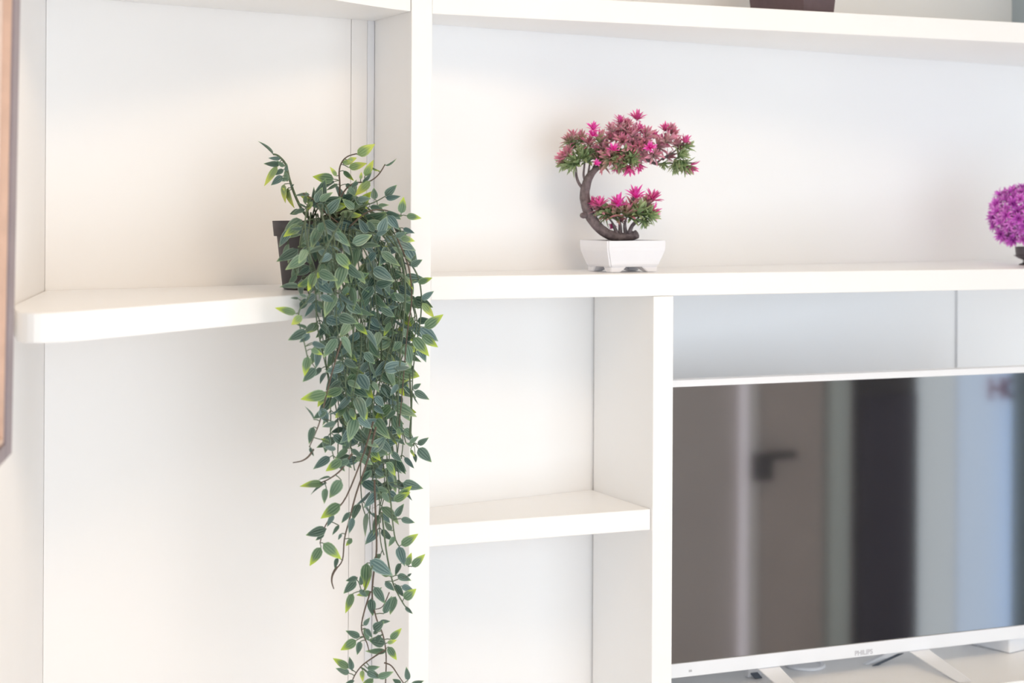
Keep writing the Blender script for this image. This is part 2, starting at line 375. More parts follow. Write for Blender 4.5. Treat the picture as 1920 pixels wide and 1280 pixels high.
# ------------------------------------------------------------------ trailing plant
def leaf_material(name, dark, mid, pale, tip, tip_from, gloss=.36):
    M = bpy.data.materials.new(name); M.use_nodes = True; nt = M.node_tree; b = nt.nodes['Principled BSDF']
    N, L = nt.nodes.new, nt.links.new
    uv = N('ShaderNodeUVMap'); sp = N('ShaderNodeSeparateXYZ'); L(uv.outputs[0], sp.inputs[0])
    def mth(op, a, b_=None):
        n = N('ShaderNodeMath'); n.operation = op
        for i, s in enumerate((a, b_)):
            if s is None: continue
            if isinstance(s, (int, float)): n.inputs[i].default_value = s
            else: L(s, n.inputs[i])
        return n.outputs[0]
    e = mth('ABSOLUTE', mth('SUBTRACT', mth('MULTIPLY', sp.outputs['X'], 2.0), 1.0))       # 0 midrib, 1 margin
    vein = mth('POWER', mth('ABSOLUTE', mth('COSINE', mth('MULTIPLY', e, PI*2.0))), 3.0)
    edge = mth('POWER', e, 7.0)
    tc = N('ShaderNodeTexCoord'); no = N('ShaderNodeTexNoise'); no.inputs['Scale'].default_value = 3.5
    L(tc.outputs['Object'], no.inputs['Vector'])
    oi = N('ShaderNodeObjectInfo')
    f = mth('ADD', mth('MULTIPLY', vein, .34), mth('MULTIPLY', edge, .85))
    def mix(fac, a, b_):
        n = N('ShaderNodeMix'); n.data_type = 'RGBA'; n.clamp_factor = True
        if isinstance(fac, (int, float)): n.inputs[0].default_value = fac
        else: L(fac, n.inputs[0])
        for i, s in ((6, a), (7, b_)):
            if isinstance(s, tuple): n.inputs[i].default_value = (*s, 1)
            else: L(s, n.inputs[i])
        return n.outputs[2]
    base = mix(mth('ADD', mth('MULTIPLY', oi.outputs['Random'], .7), mth('MULTIPLY', no.outputs['Fac'], .4)), dark, mid)
    c1 = mix(f, base, pale)
    tf = N('ShaderNodeMapRange'); tf.interpolation_type = 'SMOOTHSTEP'
    tf.inputs['From Min'].default_value = tip_from; tf.inputs['From Max'].default_value = min(1.05, tip_from+.42)
    L(mth('ADD', sp.outputs['Y'], mth('MULTIPLY', e, .16)), tf.inputs['Value'])
    c2 = mix(tf.outputs[0], c1, tip)
    L(c2, b.inputs['Base Color']); b.inputs['Roughness'].default_value = gloss
    b.inputs['Specular IOR Level'].default_value = .5
    bp = N('ShaderNodeBump'); bp.inputs['Strength'].default_value = .2; bp.inputs['Distance'].default_value = .002
    L(vein, bp.inputs['Height']); L(bp.outputs['Normal'], b.inputs['Normal'])
    MATS[name] = M; return M
LM = [leaf_material('leaf dark', (.012, .042, .034), (.040, .098, .066), (.30, .42, .33), (.22, .36, .16), .86),
      leaf_material('leaf blue green', (.020, .062, .066), (.062, .135, .125), (.34, .46, .41), (.25, .36, .24), .85),
      leaf_material('leaf yellow tip', (.030, .085, .045), (.085, .17, .08), (.32, .44, .26), (.42, .55, .055), .55),
      leaf_material('leaf light', (.12, .21, .09), (.22, .33, .12), (.40, .50, .22), (.52, .60, .10), .42),
      leaf_material('leaf sage', (.040, .100, .066), (.105, .20, .12), (.34, .45, .33), (.30, .42, .20), .75)]
def leaf_geo(curl, fold, wmax, pt=.46, nv=7, nu=2):
    """unit leaf along +Y, width along X, upper face +Z"""
    vs, fs, uv = [], [], []
    for j in range(nv+1):
        v = j/nv
        wd = wmax*(math.sin(PI*min(1, v**.72))**.85)*(1-.20*v) if 0 < j < nv else .012
        for i in range(-nu, nu+1):
            u = i/nu
            vs.append((u*wd*.5, v-.04*abs(u)*wd, -curl*v*v + fold*abs(u)*wd*.5 - .06*u*u*wd + .01*math.sin(v*9+u*2)*wd))
            uv.append((.5+.5*u, v))
    n = 2*nu+1
    for j in range(nv):
        for i in range(n-1): a = j*n+i; fs.append((a, a+1, a+n+1, a+n))
    return vs, fs, uv
SHAPES = [leaf_geo(.10, .25, .50), leaf_geo(.22, .40, .54), leaf_geo(-.06, .30, .46), leaf_geo(.30, .15, .56), leaf_geo(.12, .7, .40)]
def leaf_mesh(shape, M):
    vs, fs, uv = SHAPES[shape]
    me = bpy.data.meshes.new('leaf'); me.from_pydata(vs, [], fs); l = me.uv_layers.new(name='UVMap')
    for lp in me.loops: l.data[lp.index].uv = uv[lp.vertex_index]
    for p in me.polygons: p.use_smooth = True
    me.materials.append(M); return me
LMESH = {(s, k): leaf_mesh(s, LM[k]) for s in range(len(SHAPES)) for k in range(len(LM))}

ZPOT = 2.352
pc = ray_h(582, 543, ZL1)
pc = W(582, 545, ZPOT); pc.z = ZL1 + .0005
plant = root('trailing_plant', 'long trailing green leafy plant in a small dark pot at the corner shelf', 'plant', pc)
prof = [(.034, 0), (.036, .002), (.0435, .068), (.0435, .0685), (.0475, .0685), (.0495, .088), (.0465, .088), (.044, .078), (.0, .078)]
pot = link('pot', bm_me('pot', lathe_bm(prof[:8] + [(.0439, .076), (.02, .0765)], 40, pc), False), POTBLACK, plant)
for p in pot.data.polygons: p.use_smooth = len(p.vertices) == 4
bm = lathe_bm([(.0432, .0768), (.038, .079), (.02, .081), (.004, .0815)], 24, pc)
link('soil', bm_me('soil', bm, True), SOIL, plant)
STEM = mat('vine stem', (.10, .14, .085), .6, .3, .25, 60); STEMB = mat('brown vine stem', (.115, .085, .065), .6, .3, .2, 60)

def zfront(x):
    a = (min(x, 768)-CX)/F; return 2.712/(1-1.9*a)
LEAVES = []           # (matrix, shape, kind, depth)
def leaf(bx, by, tx, ty, z, kind=0, roll=0., dz=0., shape=None, wd=1.0):
    b = W(bx, by, z); t = W(tx, ty, z+dz); y = t-b; Ln = y.length; y.normalize()
    n = (CAM-b).normalized(); n = (n - y*n.dot(y)).normalized()
    n = Matrix.Rotation(roll, 3, y) @ n; x = y.cross(n)
    M = Matrix((x*Ln*wd, y*Ln, n*Ln)).transposed().to_4x4(); M.translation = b
    LEAVES.append((M, R.randrange(4) if shape is None else shape, kind, z))
VINES = []
def vine(pts, r=.0011, r1=None, M=STEM):
    """pts: (px, py, depth)"""
    sp = smooth_path(pts, 4); P = [W(*p) for p in sp]; n = len(P)
    bm = bmesh.new(); tube_bm(bm, P, [r + ((r1 if r1 else r*.7)-r)*i/(n-1) for i in range(n)], 5)
    VINES.append((bm, M)); return sp
TW = bmesh.new()      # short leaf stalks, too many to pick apart
def stalk(a, b): tube_bm(TW, [a, (a+b)/2 + Vector((0, 0, .0006)), b], .0006, 4, False)
def pair_leaves(sp, spacing, size, kinds, skip=0, spread=(30, 85), every=2):
    acc = 0; last = sp[0]; tot = 0
    for i in range(1, len(sp)):
        p = sp[i]; d = math.hypot(p[0]-last[0], p[1]-last[1]); acc += d; tot += d
        if acc >= spacing and tot > skip:
            acc = R.uniform(-6, 6); th = math.atan2(p[1]-last[1], p[0]-last[0])
            for sd in ((-1, 1) if R.random() < .8 else (R.choice((-1, 1)),)):
                an = th + sd*math.radians(R.uniform(*spread)); Ls = size*R.uniform(.58, 1.2)
                st = R.uniform(3, 8); bx, by = p[0]+math.cos(an)*st, p[1]+math.sin(an)*st
                an += R.uniform(-.3, .3)
                if R.random() < .55: an += (PI/2-an)*.3       # leaves droop
                dz = R.uniform(-.8, .6)*Ls/1480
                stalk(W(*p), W(bx, by, p[2]-.001))
                leaf(bx, by, bx+math.cos(an)*Ls, by+math.sin(an)*Ls, p[2]-.001, R.choice(kinds), R.gauss(0, .75), dz)
        last = p
# --- the mass: hanging vines between a left and a right outline
def lerp_tab(tab, y):
    if y <= tab[0][0]: return tab[0][1:]
    for a, b in zip(tab, tab[1:]):
        if y <= b[0]:
            t = (y-a[0])/(b[0]-a[0]); return tuple(a[k]+(b[k]-a[k])*t for k in range(1, len(a)))
    return tab[-1][1:]
OUT = [(380, 590, 725), (420, 566, 748), (460, 562, 757), (500, 566, 768), (550, 576, 782), (600, 588, 786), (650, 600, 772), (700, 600, 762), (750, 606, 756),
       (800, 614, 758), (850, 624, 760), (900, 634, 760), (950, 648, 752), (1000, 662, 748), (1050, 664, 752), (1100, 672, 746), (1180, 682, 730), (1300, 684, 728)]
ends = [640, 880, 770, 930, 1000, 860, 960, 760, 900, 980, 690, 920, 850, 990, 1040, 800, 940, 870, 720, 905, 965, 830, 650, 880, 780, 600, 560, 700, 840, 750]
NV = len(ends)
for k in range(NV):
    s = ((k*0.618034) % 1)*.96+.02; ye = ends[k]; layer = (k*0.41421) % 1
    if s < .12 or s > .90: ye = min(ye, 860)
    pts = []; zoff = .025 + .115*layer
    sx = 600+R.uniform(-22, 34)
    pts.append((sx, 424+R.uniform(-4, 6), ZPOT - R.uniform(-.02, .03)))
    L_, R_ = lerp_tab(OUT, 460); xm = L_+(R_-L_)*s
    rise = R.uniform(378, 412)
    pts.append((sx*.6+xm*.4, rise, ZPOT*.6+(zfront(xm)-zoff)*.4))
    pts.append((xm, rise+R.uniform(40, 75), zfront(xm)-zoff))
    y = rise+110; ph = R.uniform(0, 6)
    while y < ye:
        L_, R_ = lerp_tab(OUT, y); x = L_+(R_-L_)*s + 7*math.sin(y*.03+ph); pts.append((x, y, zfront(x)-zoff + .008*math.sin(y*.021+ph*2))); y += 55
    L_, R_ = lerp_tab(OUT, ye); x = L_+(R_-L_)*s + 9*math.sin(ye*.03+ph); pts.append((x, ye, zfront(x)-zoff))
    sp = vine(pts, .0010, .0007, STEM)
    kinds = [0, 0, 1, 1, 4, 4, 4, 2] if layer > .4 else [0, 0, 0, 1, 1, 4, 2]
    pair_leaves(sp, 36, 39, kinds, 25)

for k in range(14):      # bare stems hanging among the leaves
    s = R.uniform(.15, .97); ye = R.uniform(640, 900); zo = R.uniform(.06, .14); ph = R.uniform(0, 6)
    pts = [(600+R.uniform(-10, 40), 424, ZPOT-.01), (620+70*s, 398+R.uniform(-8, 14), ZPOT-.05)]
    for y in range(460, int(ye), 60):
        L_, R_ = lerp_tab(OUT, y); x = L_+(R_-L_)*s + 9*math.sin(y*.022+ph); pts.append((x, y, zfront(x)-zo))
    vine(pts, .0009, .0007, STEM)
# --- sprigs and outline leaves read one by one off the photograph
def sprig(pts, z, leaves, r=.0011, M=STEM, dz1=0):
    n = len(pts); sp = vine([(p[0], p[1], z + dz1*i/(n-1)) for i, p in enumerate(pts)], r, r*.6, M)
    for lf in leaves:
        bx, by, tx, ty = lf[:4]; kd = lf[4] if len(lf) > 4 else R.choice((0, 0, 1, 4)); rl = lf[5] if len(lf) > 5 else R.gauss(0, .3)
        q = min(sp, key=lambda p: math.hypot(p[0]-bx, p[1]-by))
        if 1.5 < math.hypot(q[0]-bx, q[1]-by) < 40: stalk(W(*q), W(bx, by, q[2]-.002))
        leaf(bx, by, tx, ty, q[2]-.002, kd, rl, R.uniform(-.004, .004), lf[6] if len(lf) > 6 else None, lf[7] if len(lf) > 7 else 1.0)
sprig([(598, 420), (573, 402), (556, 372), (543, 336), (536, 308), (522, 292), (512, 289)], ZPOT-.02,
      [(512, 290, 486, 262, 0, .9, 4, .6), (526, 298, 503, 297, 1), (524, 306, 495, 312, 0), (520, 312, 497, 350, 3, .8), (530, 330, 508, 346, 1), (536, 322, 538, 306, 0), (533, 345, 527, 380, 3, .9), (540, 352, 545, 392, 3, 1.0), (538, 340, 534, 318, 4), (545, 350, 552, 345, 0), (532, 318, 512, 328, 0), (533, 312, 518, 303, 4), (562, 395, 541, 400, 0), (540, 335, 520, 338, 4), (538, 360, 530, 352, 3)], .0021)
sprig([(628, 415), (637, 360), (636, 322), (641, 304), (652, 293), (669, 288)], ZPOT-.03,
      [(670, 290, 703, 271, 3, .2, 0, 1.15), (654, 314, 688, 307, 3), (645, 308, 668, 296, 3), (642, 304, 660, 303, 3, .4), (652, 302, 670, 295, 3), (644, 320, 664, 338, 2, .6), (626, 336, 586, 331, 2, 0, 0, 1.1), (631, 330, 618, 313, 3, .5), (634, 345, 612, 358, 4, .9), (628, 340, 602, 352, 0, 1.0), (648, 345, 664, 356, 0)], .0013, STEMB)
sprig([(630, 418), (640, 368), (662, 344), (690, 341), (709, 328), (722, 308)], ZPOT-.05,
      [(722, 310, 745, 299, 4, 1.0, 4, .8), (684, 330, 700, 299, 3, .3), (680, 342, 700, 328, 0, 1.0), (697, 314, 713, 322, 3, 1.0, 4), (676, 336, 678, 322, 3), (694, 340, 665, 366, 3, .3), (672, 342, 655, 352, 0, .5), (654, 350, 668, 368, 4)], .0012, STEMB)
sprig([(640, 425), (668, 392), (700, 380), (722, 368)], ZPOT-.08,
      [(722, 367, 744, 347, 0, .1, 0, 1.1), (702, 374, 701, 351, 0, 0, 1, 1.2), (723, 370, 751, 371, 1, .6), (708, 386, 729, 383, 4), (670, 374, 694, 372, 0), (694, 388, 716, 391, 0), (680, 384, 664, 366, 0), (664, 392, 642, 372, 4)])
sprig([(655, 425), (690, 397), (722, 394), (752, 404)], ZPOT-.10,
      [(752, 400, 757, 369, 2, .1, 0, 1.1), (762, 404, 790, 409, 2, 0, 0, 1.0), (724, 398, 750, 410, 0, .7), (728, 404, 748, 431, 1), (735, 400, 752, 412, 0)], .0011, STEMB)
sprig([(660, 430), (700, 438), (735, 442), (752, 446)], ZPOT-.12, [(752, 446, 777, 450, 2), (742, 444, 762, 436, 0), (712, 437, 726, 405, 1, .1, 0, 1.2), (702, 434, 688, 412, 0), (706, 440, 728, 432, 1), (690, 436, 670, 410, 1)], .0013)
sprig([(650, 430), (612, 400), (590, 376), (568, 362)], ZPOT-.09, [(580, 365, 552, 364, 0, 1.0), (586, 378, 572, 398, 3, .6), (600, 378, 622, 358, 4), (608, 384, 588, 388, 0), (592, 380, 606, 352, 0), (572, 392, 548, 401, 0, .5), (612, 400, 640, 370, 0), (575, 390, 556, 380, 0, 1.1)], .0013, STEMB)
# leaves lying over the pot
sprig([(612, 408), (580, 412), (552, 425), (540, 450), (544, 480), (552, 505)], 2.27,
      [(566, 412, 524, 440, 4, .4), (576, 418, 536, 448, 4), (588, 424, 560, 460, 4, .1, 3, 1.1), (545, 430, 522, 462, 1, .5), (542, 458, 530, 482, 4, .7), (546, 468, 541, 494, 4, .8), (558, 478, 570, 492, 1, .4), (560, 500, 543, 528, 4, .6), (560, 502, 590, 506, 0), (556, 515, 540, 535, 4), (600, 430, 598, 468, 1), (590, 430, 572, 470, 4)], .0012)
sprig([(640, 415), (625, 440), (610, 470), (590, 520), (578, 560), (563, 578), (560, 600), (570, 640), (577, 672)], 2.13,
      [(555, 588, 516, 575, 2, .5, 0, .9), (566, 592, 545, 610, 3, 0, 1, 1.1), (575, 615, 557, 603, 0, .9), (575, 620, 539, 638, 0, 0, 0, 1.0), (580, 625, 562, 645, 1), (578, 668, 570, 705, 2, .2, 0, 1.0), (592, 690, 567, 716, 0, .1, 0, 1.1), (600, 642, 590, 665, 2), (560, 560, 545, 555, 0, .9), (575, 556, 560, 552, 0), (560, 538, 525, 532, 0, .9), (583, 654, 605, 665, 2, .1), (585, 642, 612, 652, 1)], .0012)
sprig([(640, 640), (625, 690), (612, 740), (603, 778), (597, 798), (588, 820), (580, 838)], 2.16,
      [(612, 738, 563, 748, 2, .1, 0, .95), (612, 770, 586, 784, 0, .2), (602, 765, 615, 795, 1, .1, 1, 1.1), (588, 786, 574, 760, 0, 1.1, 4, .6), (588, 800, 578, 832, 0, .5), (582, 838, 586, 856, 0, .8), (630, 792, 604, 800, 0), (618, 830, 602, 822, 2), (630, 842, 606, 838, 1, .2)], .0011, STEMB)
vine([(588, 842, 2.16), (578, 856, 2.155), (565, 864, 2.15), (549, 867, 2.15)], .0014, .0006, STEMB)
sprig([(660, 850), (640, 880), (618, 897), (600, 905)], 2.16, [(605, 909, 562, 905, 2, .8), (620, 895, 595, 898, 0, 1.1, 4), (612, 906, 580, 924, 0, 1.2, 4, .5), (612, 915, 605, 944, 4, .5), (640, 900, 615, 935, 4, .1, 3, 1.0), (640, 862, 610, 884, 2), (655, 862, 628, 874, 0)], .0012, STEMB)
# right outline
sprig([(660, 420), (705, 425), (742, 462), (768, 492), (784, 520), (790, 556), (788, 600), (780, 650), (774, 700), (772, 760), (770, 822)], 2.28,
      [(770, 498, 792, 487, 0, .1, 0, 1.2), (773, 492, 779, 477, 0), (784, 530, 811, 520, 2, .2), (790, 560, 816, 549, 1, .5), (792, 568, 814, 595, 3, .2), (796, 614, 831, 590, 2, .1, 0, 1.0), (788, 614, 822, 640, 1, 0, 0, 1.1), (792, 628, 820, 652, 2, .2), (776, 632, 804, 668, 2, .1, 0, 1.0), (762, 645, 770, 690, 4), (774, 728, 791, 719, 0), (777, 733, 805, 749, 0, 0, 0, 1.0), (776, 738, 783, 760, 0, 1.2, 4, .6), (764, 715, 742, 730, 0)], .0013)
sprig([(768, 700), (771, 770), (768, 815), (776, 830)], 2.29,
      [(783, 833, 803, 823, 0), (784, 840, 809, 866, 0, 0, 3, 1.1), (778, 850, 779, 868, 0, .5), (775, 836, 760, 830, 4), (770, 842, 778, 856, 3), (768, 830, 785, 818, 4)], .0012)
sprig([(730, 430), (752, 480), (760, 540), (757, 600), (750, 680), (746, 760), (744, 800)], 2.24, [(740, 690, 770, 688, 1), (758, 565, 738, 548, 0), (752, 640, 735, 660, 4), (746, 720, 732, 742, 1), (745, 800, 760, 812, 0), (746, 802, 750, 822, 2), (720, 692, 765, 682, 1, .1, 0, 1.1), (742, 770, 722, 786, 0)], .0013)
sprig([(742, 440), (766, 500), (772, 560), (764, 620), (758, 690), (752, 760), (748, 806)], 2.26, [], .0011, STEMB)
# strands at the foot
sprig([(700, 790), (682, 850), (650, 930), (625, 962), (608, 990), (600, 1018)], 2.2,
      [(638, 945, 600, 972, 2, .1, 0, 1.0), (612, 992, 572, 1003, 0, .1, 0, 1.0), (608, 1000, 592, 1013, 0), (606, 1018, 640, 1048, 2, 0, 0, 1.0), (602, 1026, 580, 1061, 2, .1, 0, 1.0), (636, 985, 622, 1002, 0, .7), (626, 965, 610, 985, 1, .6)], .0012, STEMB)
sprig([(705, 800), (690, 860), (668, 925), (655, 975), (646, 1010), (642, 1050), (628, 1068)], 2.21, [(634, 1046, 625, 1066, 0, .6), (655, 960, 640, 980, 0), (662, 970, 655, 1000, 1), (640, 1000, 634, 1012, 0), (660, 1010, 648, 1024, 2)], .0013, STEMB)
vine([(632, 1062, 2.21), (624, 1076, 2.21), (622, 1090, 2.208), (626, 1104, 2.206)], .0018, .0006, STEMB)
sprig([(722, 880), (732, 935), (736, 975), (742, 1012), (756, 1035), (766, 1062)], 2.25,
      [(755, 905, 792, 935 - 20, 0), (748, 930, 772, 912, 2), (738, 938, 770, 922, 2, .1), (752, 972, 778, 980, 0, .1), (742, 968, 756, 944, 0), (734, 995, 720, 975, 0), (752, 1022, 784, 1001, 2, .1, 0, 1.0), (748, 1024, 758, 1062, 1, .3, 0, 1.1), (762, 1060, 772, 1036, 2, .1), (772, 1062, 797, 1039, 2, .1, 0, 1.0), (752, 1056, 738, 1078, 0, .6), (740, 1006, 728, 1024, 4)], .0012)
sprig([(716, 960), (724, 1030), (734, 1082), (742, 1105), (758, 1134), (764, 1138)], 2.25,
      [(745, 1078, 771, 1088, 0, 0, 0, 1.1), (764, 1080, 772, 1074, 0), (753, 1098, 776, 1108, 1, .1), (757, 1122, 780, 1106, 2, .2, 3, 1.3), (760, 1138, 774, 1150, 0, .4), (742, 1095, 754, 1122, 0, .5), (730, 1080, 706, 1062, 2), (722, 1090, 740, 1108, 0)], .0012)
sprig([(702, 900), (704, 960), (706, 1030), (700, 1080), (698, 1120), (706, 1160), (718, 1190), (724, 1230), (722, 1300)], 2.24,
      [(694, 1050, 737, 1080, 1, .1, 0, 1.05), (688, 1055, 684, 1108, 2, .2, 0, .9), (696, 1110, 668, 1115, 2), (696, 1122, 697, 1156, 0, .2), (702, 1100, 722, 1132, 0, .1), (702, 1112, 716, 1100, 0), (742, 1118, 728, 1152, 4, .4), (720, 1150, 734, 1116, 0, .4), (712, 1165, 732, 1164, 0), (700, 1180, 720, 1165, 0, 0, 0, 1.5), (722, 1206, 692, 1200, 0, .1, 0, 1.4), (714, 1190, 700, 1210, 0), (732, 1198, 753, 1178, 2, .2, 0, 1.0), (726, 1205, 744, 1200, 3, .4), (728, 1212, 744, 1238, 2, .1, 0, 1.0), (724, 1222, 685, 1222, 4, .8), (700, 1188, 712, 1178, 0), (690, 1200, 682, 1176, 4)], .0013, STEMB)
sprig([(699, 1060), (690, 1085), (680, 1110), (672, 1090), (660, 1082)], 2.23, [(670, 1082, 648, 1090, 0), (668, 1088, 643, 1113, 0, .1, 0, 1.0), (662, 1112, 649, 1149, 2, .5), (674, 1106, 690, 1118, 0), (678, 1096, 676, 1078, 0)], .0009)
sprig([(695, 1108), (682, 1150), (678, 1180), (688, 1205), (692, 1220)], 2.23, [(675, 1194, 648, 1182, 0, 0, 0, 1.0), (668, 1200, 638, 1219, 2, 0, 0, 1.1), (676, 1202, 669, 1228, 0, .2), (682, 1172, 694, 1158, 0), (686, 1178, 698, 1196, 0)], .0011, STEMB)
sprig([(722, 1218), (698, 1233), (676, 1250), (662, 1272), (658, 1295)], 2.235, [(654, 1252, 624, 1233, 2, .1, 0, .9), (655, 1262, 630, 1252, 0, .2), (659, 1256, 657, 1231, 0, .4), (688, 1252, 712, 1252, 4, .5), (688, 1258, 714, 1272, 0, .1), (680, 1256, 678, 1278, 3), (664, 1276, 648, 1280, 0), (700, 1272, 676, 1288, 2), (708, 1268, 738, 1262, 4, .5)], .0011, STEMB)
sprig([(720, 1242), (734, 1248), (748, 1268), (765, 1292)], 2.24, [(765, 1275, 762, 1250, 0, .1, 0, 1.0), (770, 1285, 795, 1276, 0), (752, 1282, 735, 1272, 0)], .001, STEMB)
sprig([(730, 1110), (718, 1136), (704, 1142)], 2.24, [], .0008, STEMB)

for bm, M in VINES: link('vine', bm_me('vine', bm, True), M, plant)
o = link('leaf_stalks', bm_me('leaf_stalks', TW, True), STEM, plant); o['kind'] = 'stuff'
LEAVES.sort(key=lambda l: l[3])
ind = LEAVES[:300]; rest = LEAVES[300:]
inv = plant.matrix_world.inverted()
for Mx, s, k, z in ind:
    o = bpy.data.objects.new('leaf', LMESH[(s, k)]); C.objects.link(o); o.parent = plant; o.matrix_parent_inverse = inv; o.matrix_world = Mx
    o.matrix_basis = Mx
vs, fs, uvs, mi = [], [], [], []
for Mx, s, k, z in rest:
    a, b, c = SHAPES[s]; n0 = len(vs); vs += [Mx @ Vector(p) for p in a]; fs += [tuple(i+n0 for i in f) for f in b]; uvs += c; mi += [k]*len(b)
me = bpy.data.meshes.new('inner_foliage'); me.from_pydata(vs, [], fs); l = me.uv_layers.new(name='UVMap')
for lp in me.loops: l.data[lp.index].uv = uvs[lp.vertex_index]
for p, k in zip(me.polygons, mi): p.use_smooth = True; p.material_index = k
o = link('inner_foliage', me, LM, plant); o['kind'] = 'stuff'
print('LEAVES', len(LEAVES))

# ------------------------------------------------------------------ blade rosettes (bonsai and purple plant)
def blade_mat(name, rough=.5):
    M = bpy.data.materials.new(name); M.use_nodes = True; nt = M.node_tree; b = nt.nodes['Principled BSDF']
    a = nt.nodes.new('ShaderNodeVertexColor'); a.layer_name = 'Col'
    nt.links.new(a.outputs['Color'], b.inputs['Base Color']); b.inputs['Roughness'].default_value = rough
    return M
BLADE = blade_mat('coloured blades')
def mixc(a, b, t): return tuple(a[i]+(b[i]-a[i])*t for i in range(3))
def rosette(blades, cols, rnd, width=.2):
    """blades: list of (polar angle from axis, length, droop) ; axis +Z ; cols base, mid, tip"""
    vs, fs, cl = [], [], []
    for th, ph, Ln, dr in blades:
        d = Vector((math.sin(th)*math.cos(ph), math.sin(th)*math.sin(ph), math.cos(th)))
        s = d.cross(Vector((0, 0, 1)))
        if s.length < .1: s = Vector((math.cos(ph+1.5), math.sin(ph+1.5), 0))
        s.normalize(); n = s.cross(d); n0 = len(vs); sh = rnd.uniform(.8, 1.2); pk = rnd.uniform(-.15, .15)
        for v, wd in ((0, .30), (.3, .8), (.62, 1.0), (.85, .6), (1, .03)):
            c = d*Ln*v + n*(-dr*Ln*v*v)
            for u in (-1, 0, 1):
                vs.append(c + s*u*wd*width*Ln*.5 + n*(abs(u)*.05*Ln*wd))
                t = min(1, max(0, v+pk)); q = mixc(cols[0], cols[1], t*2) if t < .5 else mixc(cols[1], cols[2], t*2-1)
                k = sh*(1.12 if u else .85); cl.append((min(1, q[0]*k), min(1, q[1]*k), min(1, q[2]*k), 1))
        for j in range(4):
            for i in range(2): a = n0+j*3+i; fs.append((a, a+1, a+4, a+3))
    me = bpy.data.meshes.new('rosette'); me.from_pydata([tuple(v) for v in vs], [], fs)
    ca = me.color_attributes.new('Col', 'FLOAT_COLOR', 'POINT')
    for i, c in enumerate(cl): ca.data[i].color = c
    for p in me.polygons: p.use_smooth = True
    me.materials.append(BLADE); return me
def rings(rnd, spec):
    out = []
    for n, th, Ln, dr in spec:
        p0 = rnd.uniform(0, 6)
        for k in range(n): out.append((th*rnd.uniform(.8, 1.2), p0+2*PI*k/n+rnd.uniform(-.25, .25), Ln*rnd.uniform(.8, 1.15), dr+rnd.uniform(-.1, .1)))
    return out
PINK = ((.55, .16, .28), (.80, .08, .38), (.80, .18, .46)); HOT = ((.85, .04, .42), (.92, .07, .52), (.90, .16, .56))
MAUVE = ((.36, .32, .22), (.58, .28, .32), (.74, .20, .36)); DUSK = ((.40, .35, .29), (.56, .33, .36), (.74, .27, .42))
GREEN = ((.22, .32, .16), (.28, .40, .19), (.38, .45, .24)); GRPK = ((.25, .36, .17), (.38, .36, .22), (.74, .20, .36))
rr = random.Random(3)
FL = [rings(rr, [(6, .18, .85, -.05), (9, .5, 1.0, .05), (9, .9, .98, .2)]) for _ in range(3)]
SPR = [rings(rr, [(6, .25, 1.0, .0), (9, .62, 1.0, .15), (8, 1.05, .98, .3)]) for _ in range(3)]
RM = {}
for nm, cols in (('P', PINK), ('H', HOT), ('M', MAUVE), ('D', DUSK), ('G', GREEN), ('K', GRPK)):
    RM[nm] = [rosette((FL if nm in 'PHM' else SPR)[i], cols, rr, .22) for i in range(3)]

# ------------------------------------------------------------------ bonsai with pink flowers
ZB = 2.66
def q4(cx, cy, dz=0.): return W(1010+cx/3.656, 180+cy/3.656, ZB+dz)
pcor = ray_h(1010+497/3.656, 180+1214/3.656, ztop_mid)                 # nearest foot on the shelf
zf_ = (pcor-CAM).dot(F0)
PH = math.radians(30)
ex = R0*math.cos(PH) + F0*math.sin(PH); ey = -R0*math.sin(PH) + F0*math.cos(PH)
sc_ = zf_/F
top_z = (W(1010+475/3.656, 180+993/3.656, zf_)).z
hgt = top_z - ztop_mid
wd_, dp_ = (893-472)/3.656*sc_/math.cos(PH), (475-290)/3.656*sc_/math.sin(PH)
ctr = W(1010+475/3.656, 180+980/3.656, zf_) + ex*wd_/2 + ey*dp_/2; ctr.z = ztop_mid
ZB = (ctr-CAM).dot(F0)
bons = root('bonsai', 'curved-trunk artificial bonsai with pink flowers in a white square pot', 'plant', ctr)
bm = bmesh.new(); rgs = []
for fz, k in ((.18, .80), (.24, .845), (.34, .875), (.50, .93), (.68, .985), (.80, 1.0), (1.0, 1.0), (1.0, .91), (.90, .89)):
    rgs.append([bm.verts.new(ctr + ex*(wd_/2*k*i) + ey*(dp_/2*k*j) + U0*(hgt*fz)) for i, j in ((-1, -1), (1, -1), (1, 1), (-1, 1))])
for a, b in zip(rgs, rgs[1:]):
    for k in range(4): bm.faces.new((a[k], a[(k+1) % 4], b[(k+1) % 4], b[k]))
bm.faces.new(rgs[0][::-1]); bm.faces.new(rgs[-1])
ed = [e_ for e_ in bm.edges if abs((e_.verts[0].co-e_.verts[1].co).z) > hgt*.03 and e_.verts[0].co.z != e_.verts[1].co.z]
bmesh.ops.bevel(bm, geom=ed, offset=.0022, segments=2, affect='EDGES')
bpot = link('pot', bm_me('pot', bm), CERAMIC, bons)
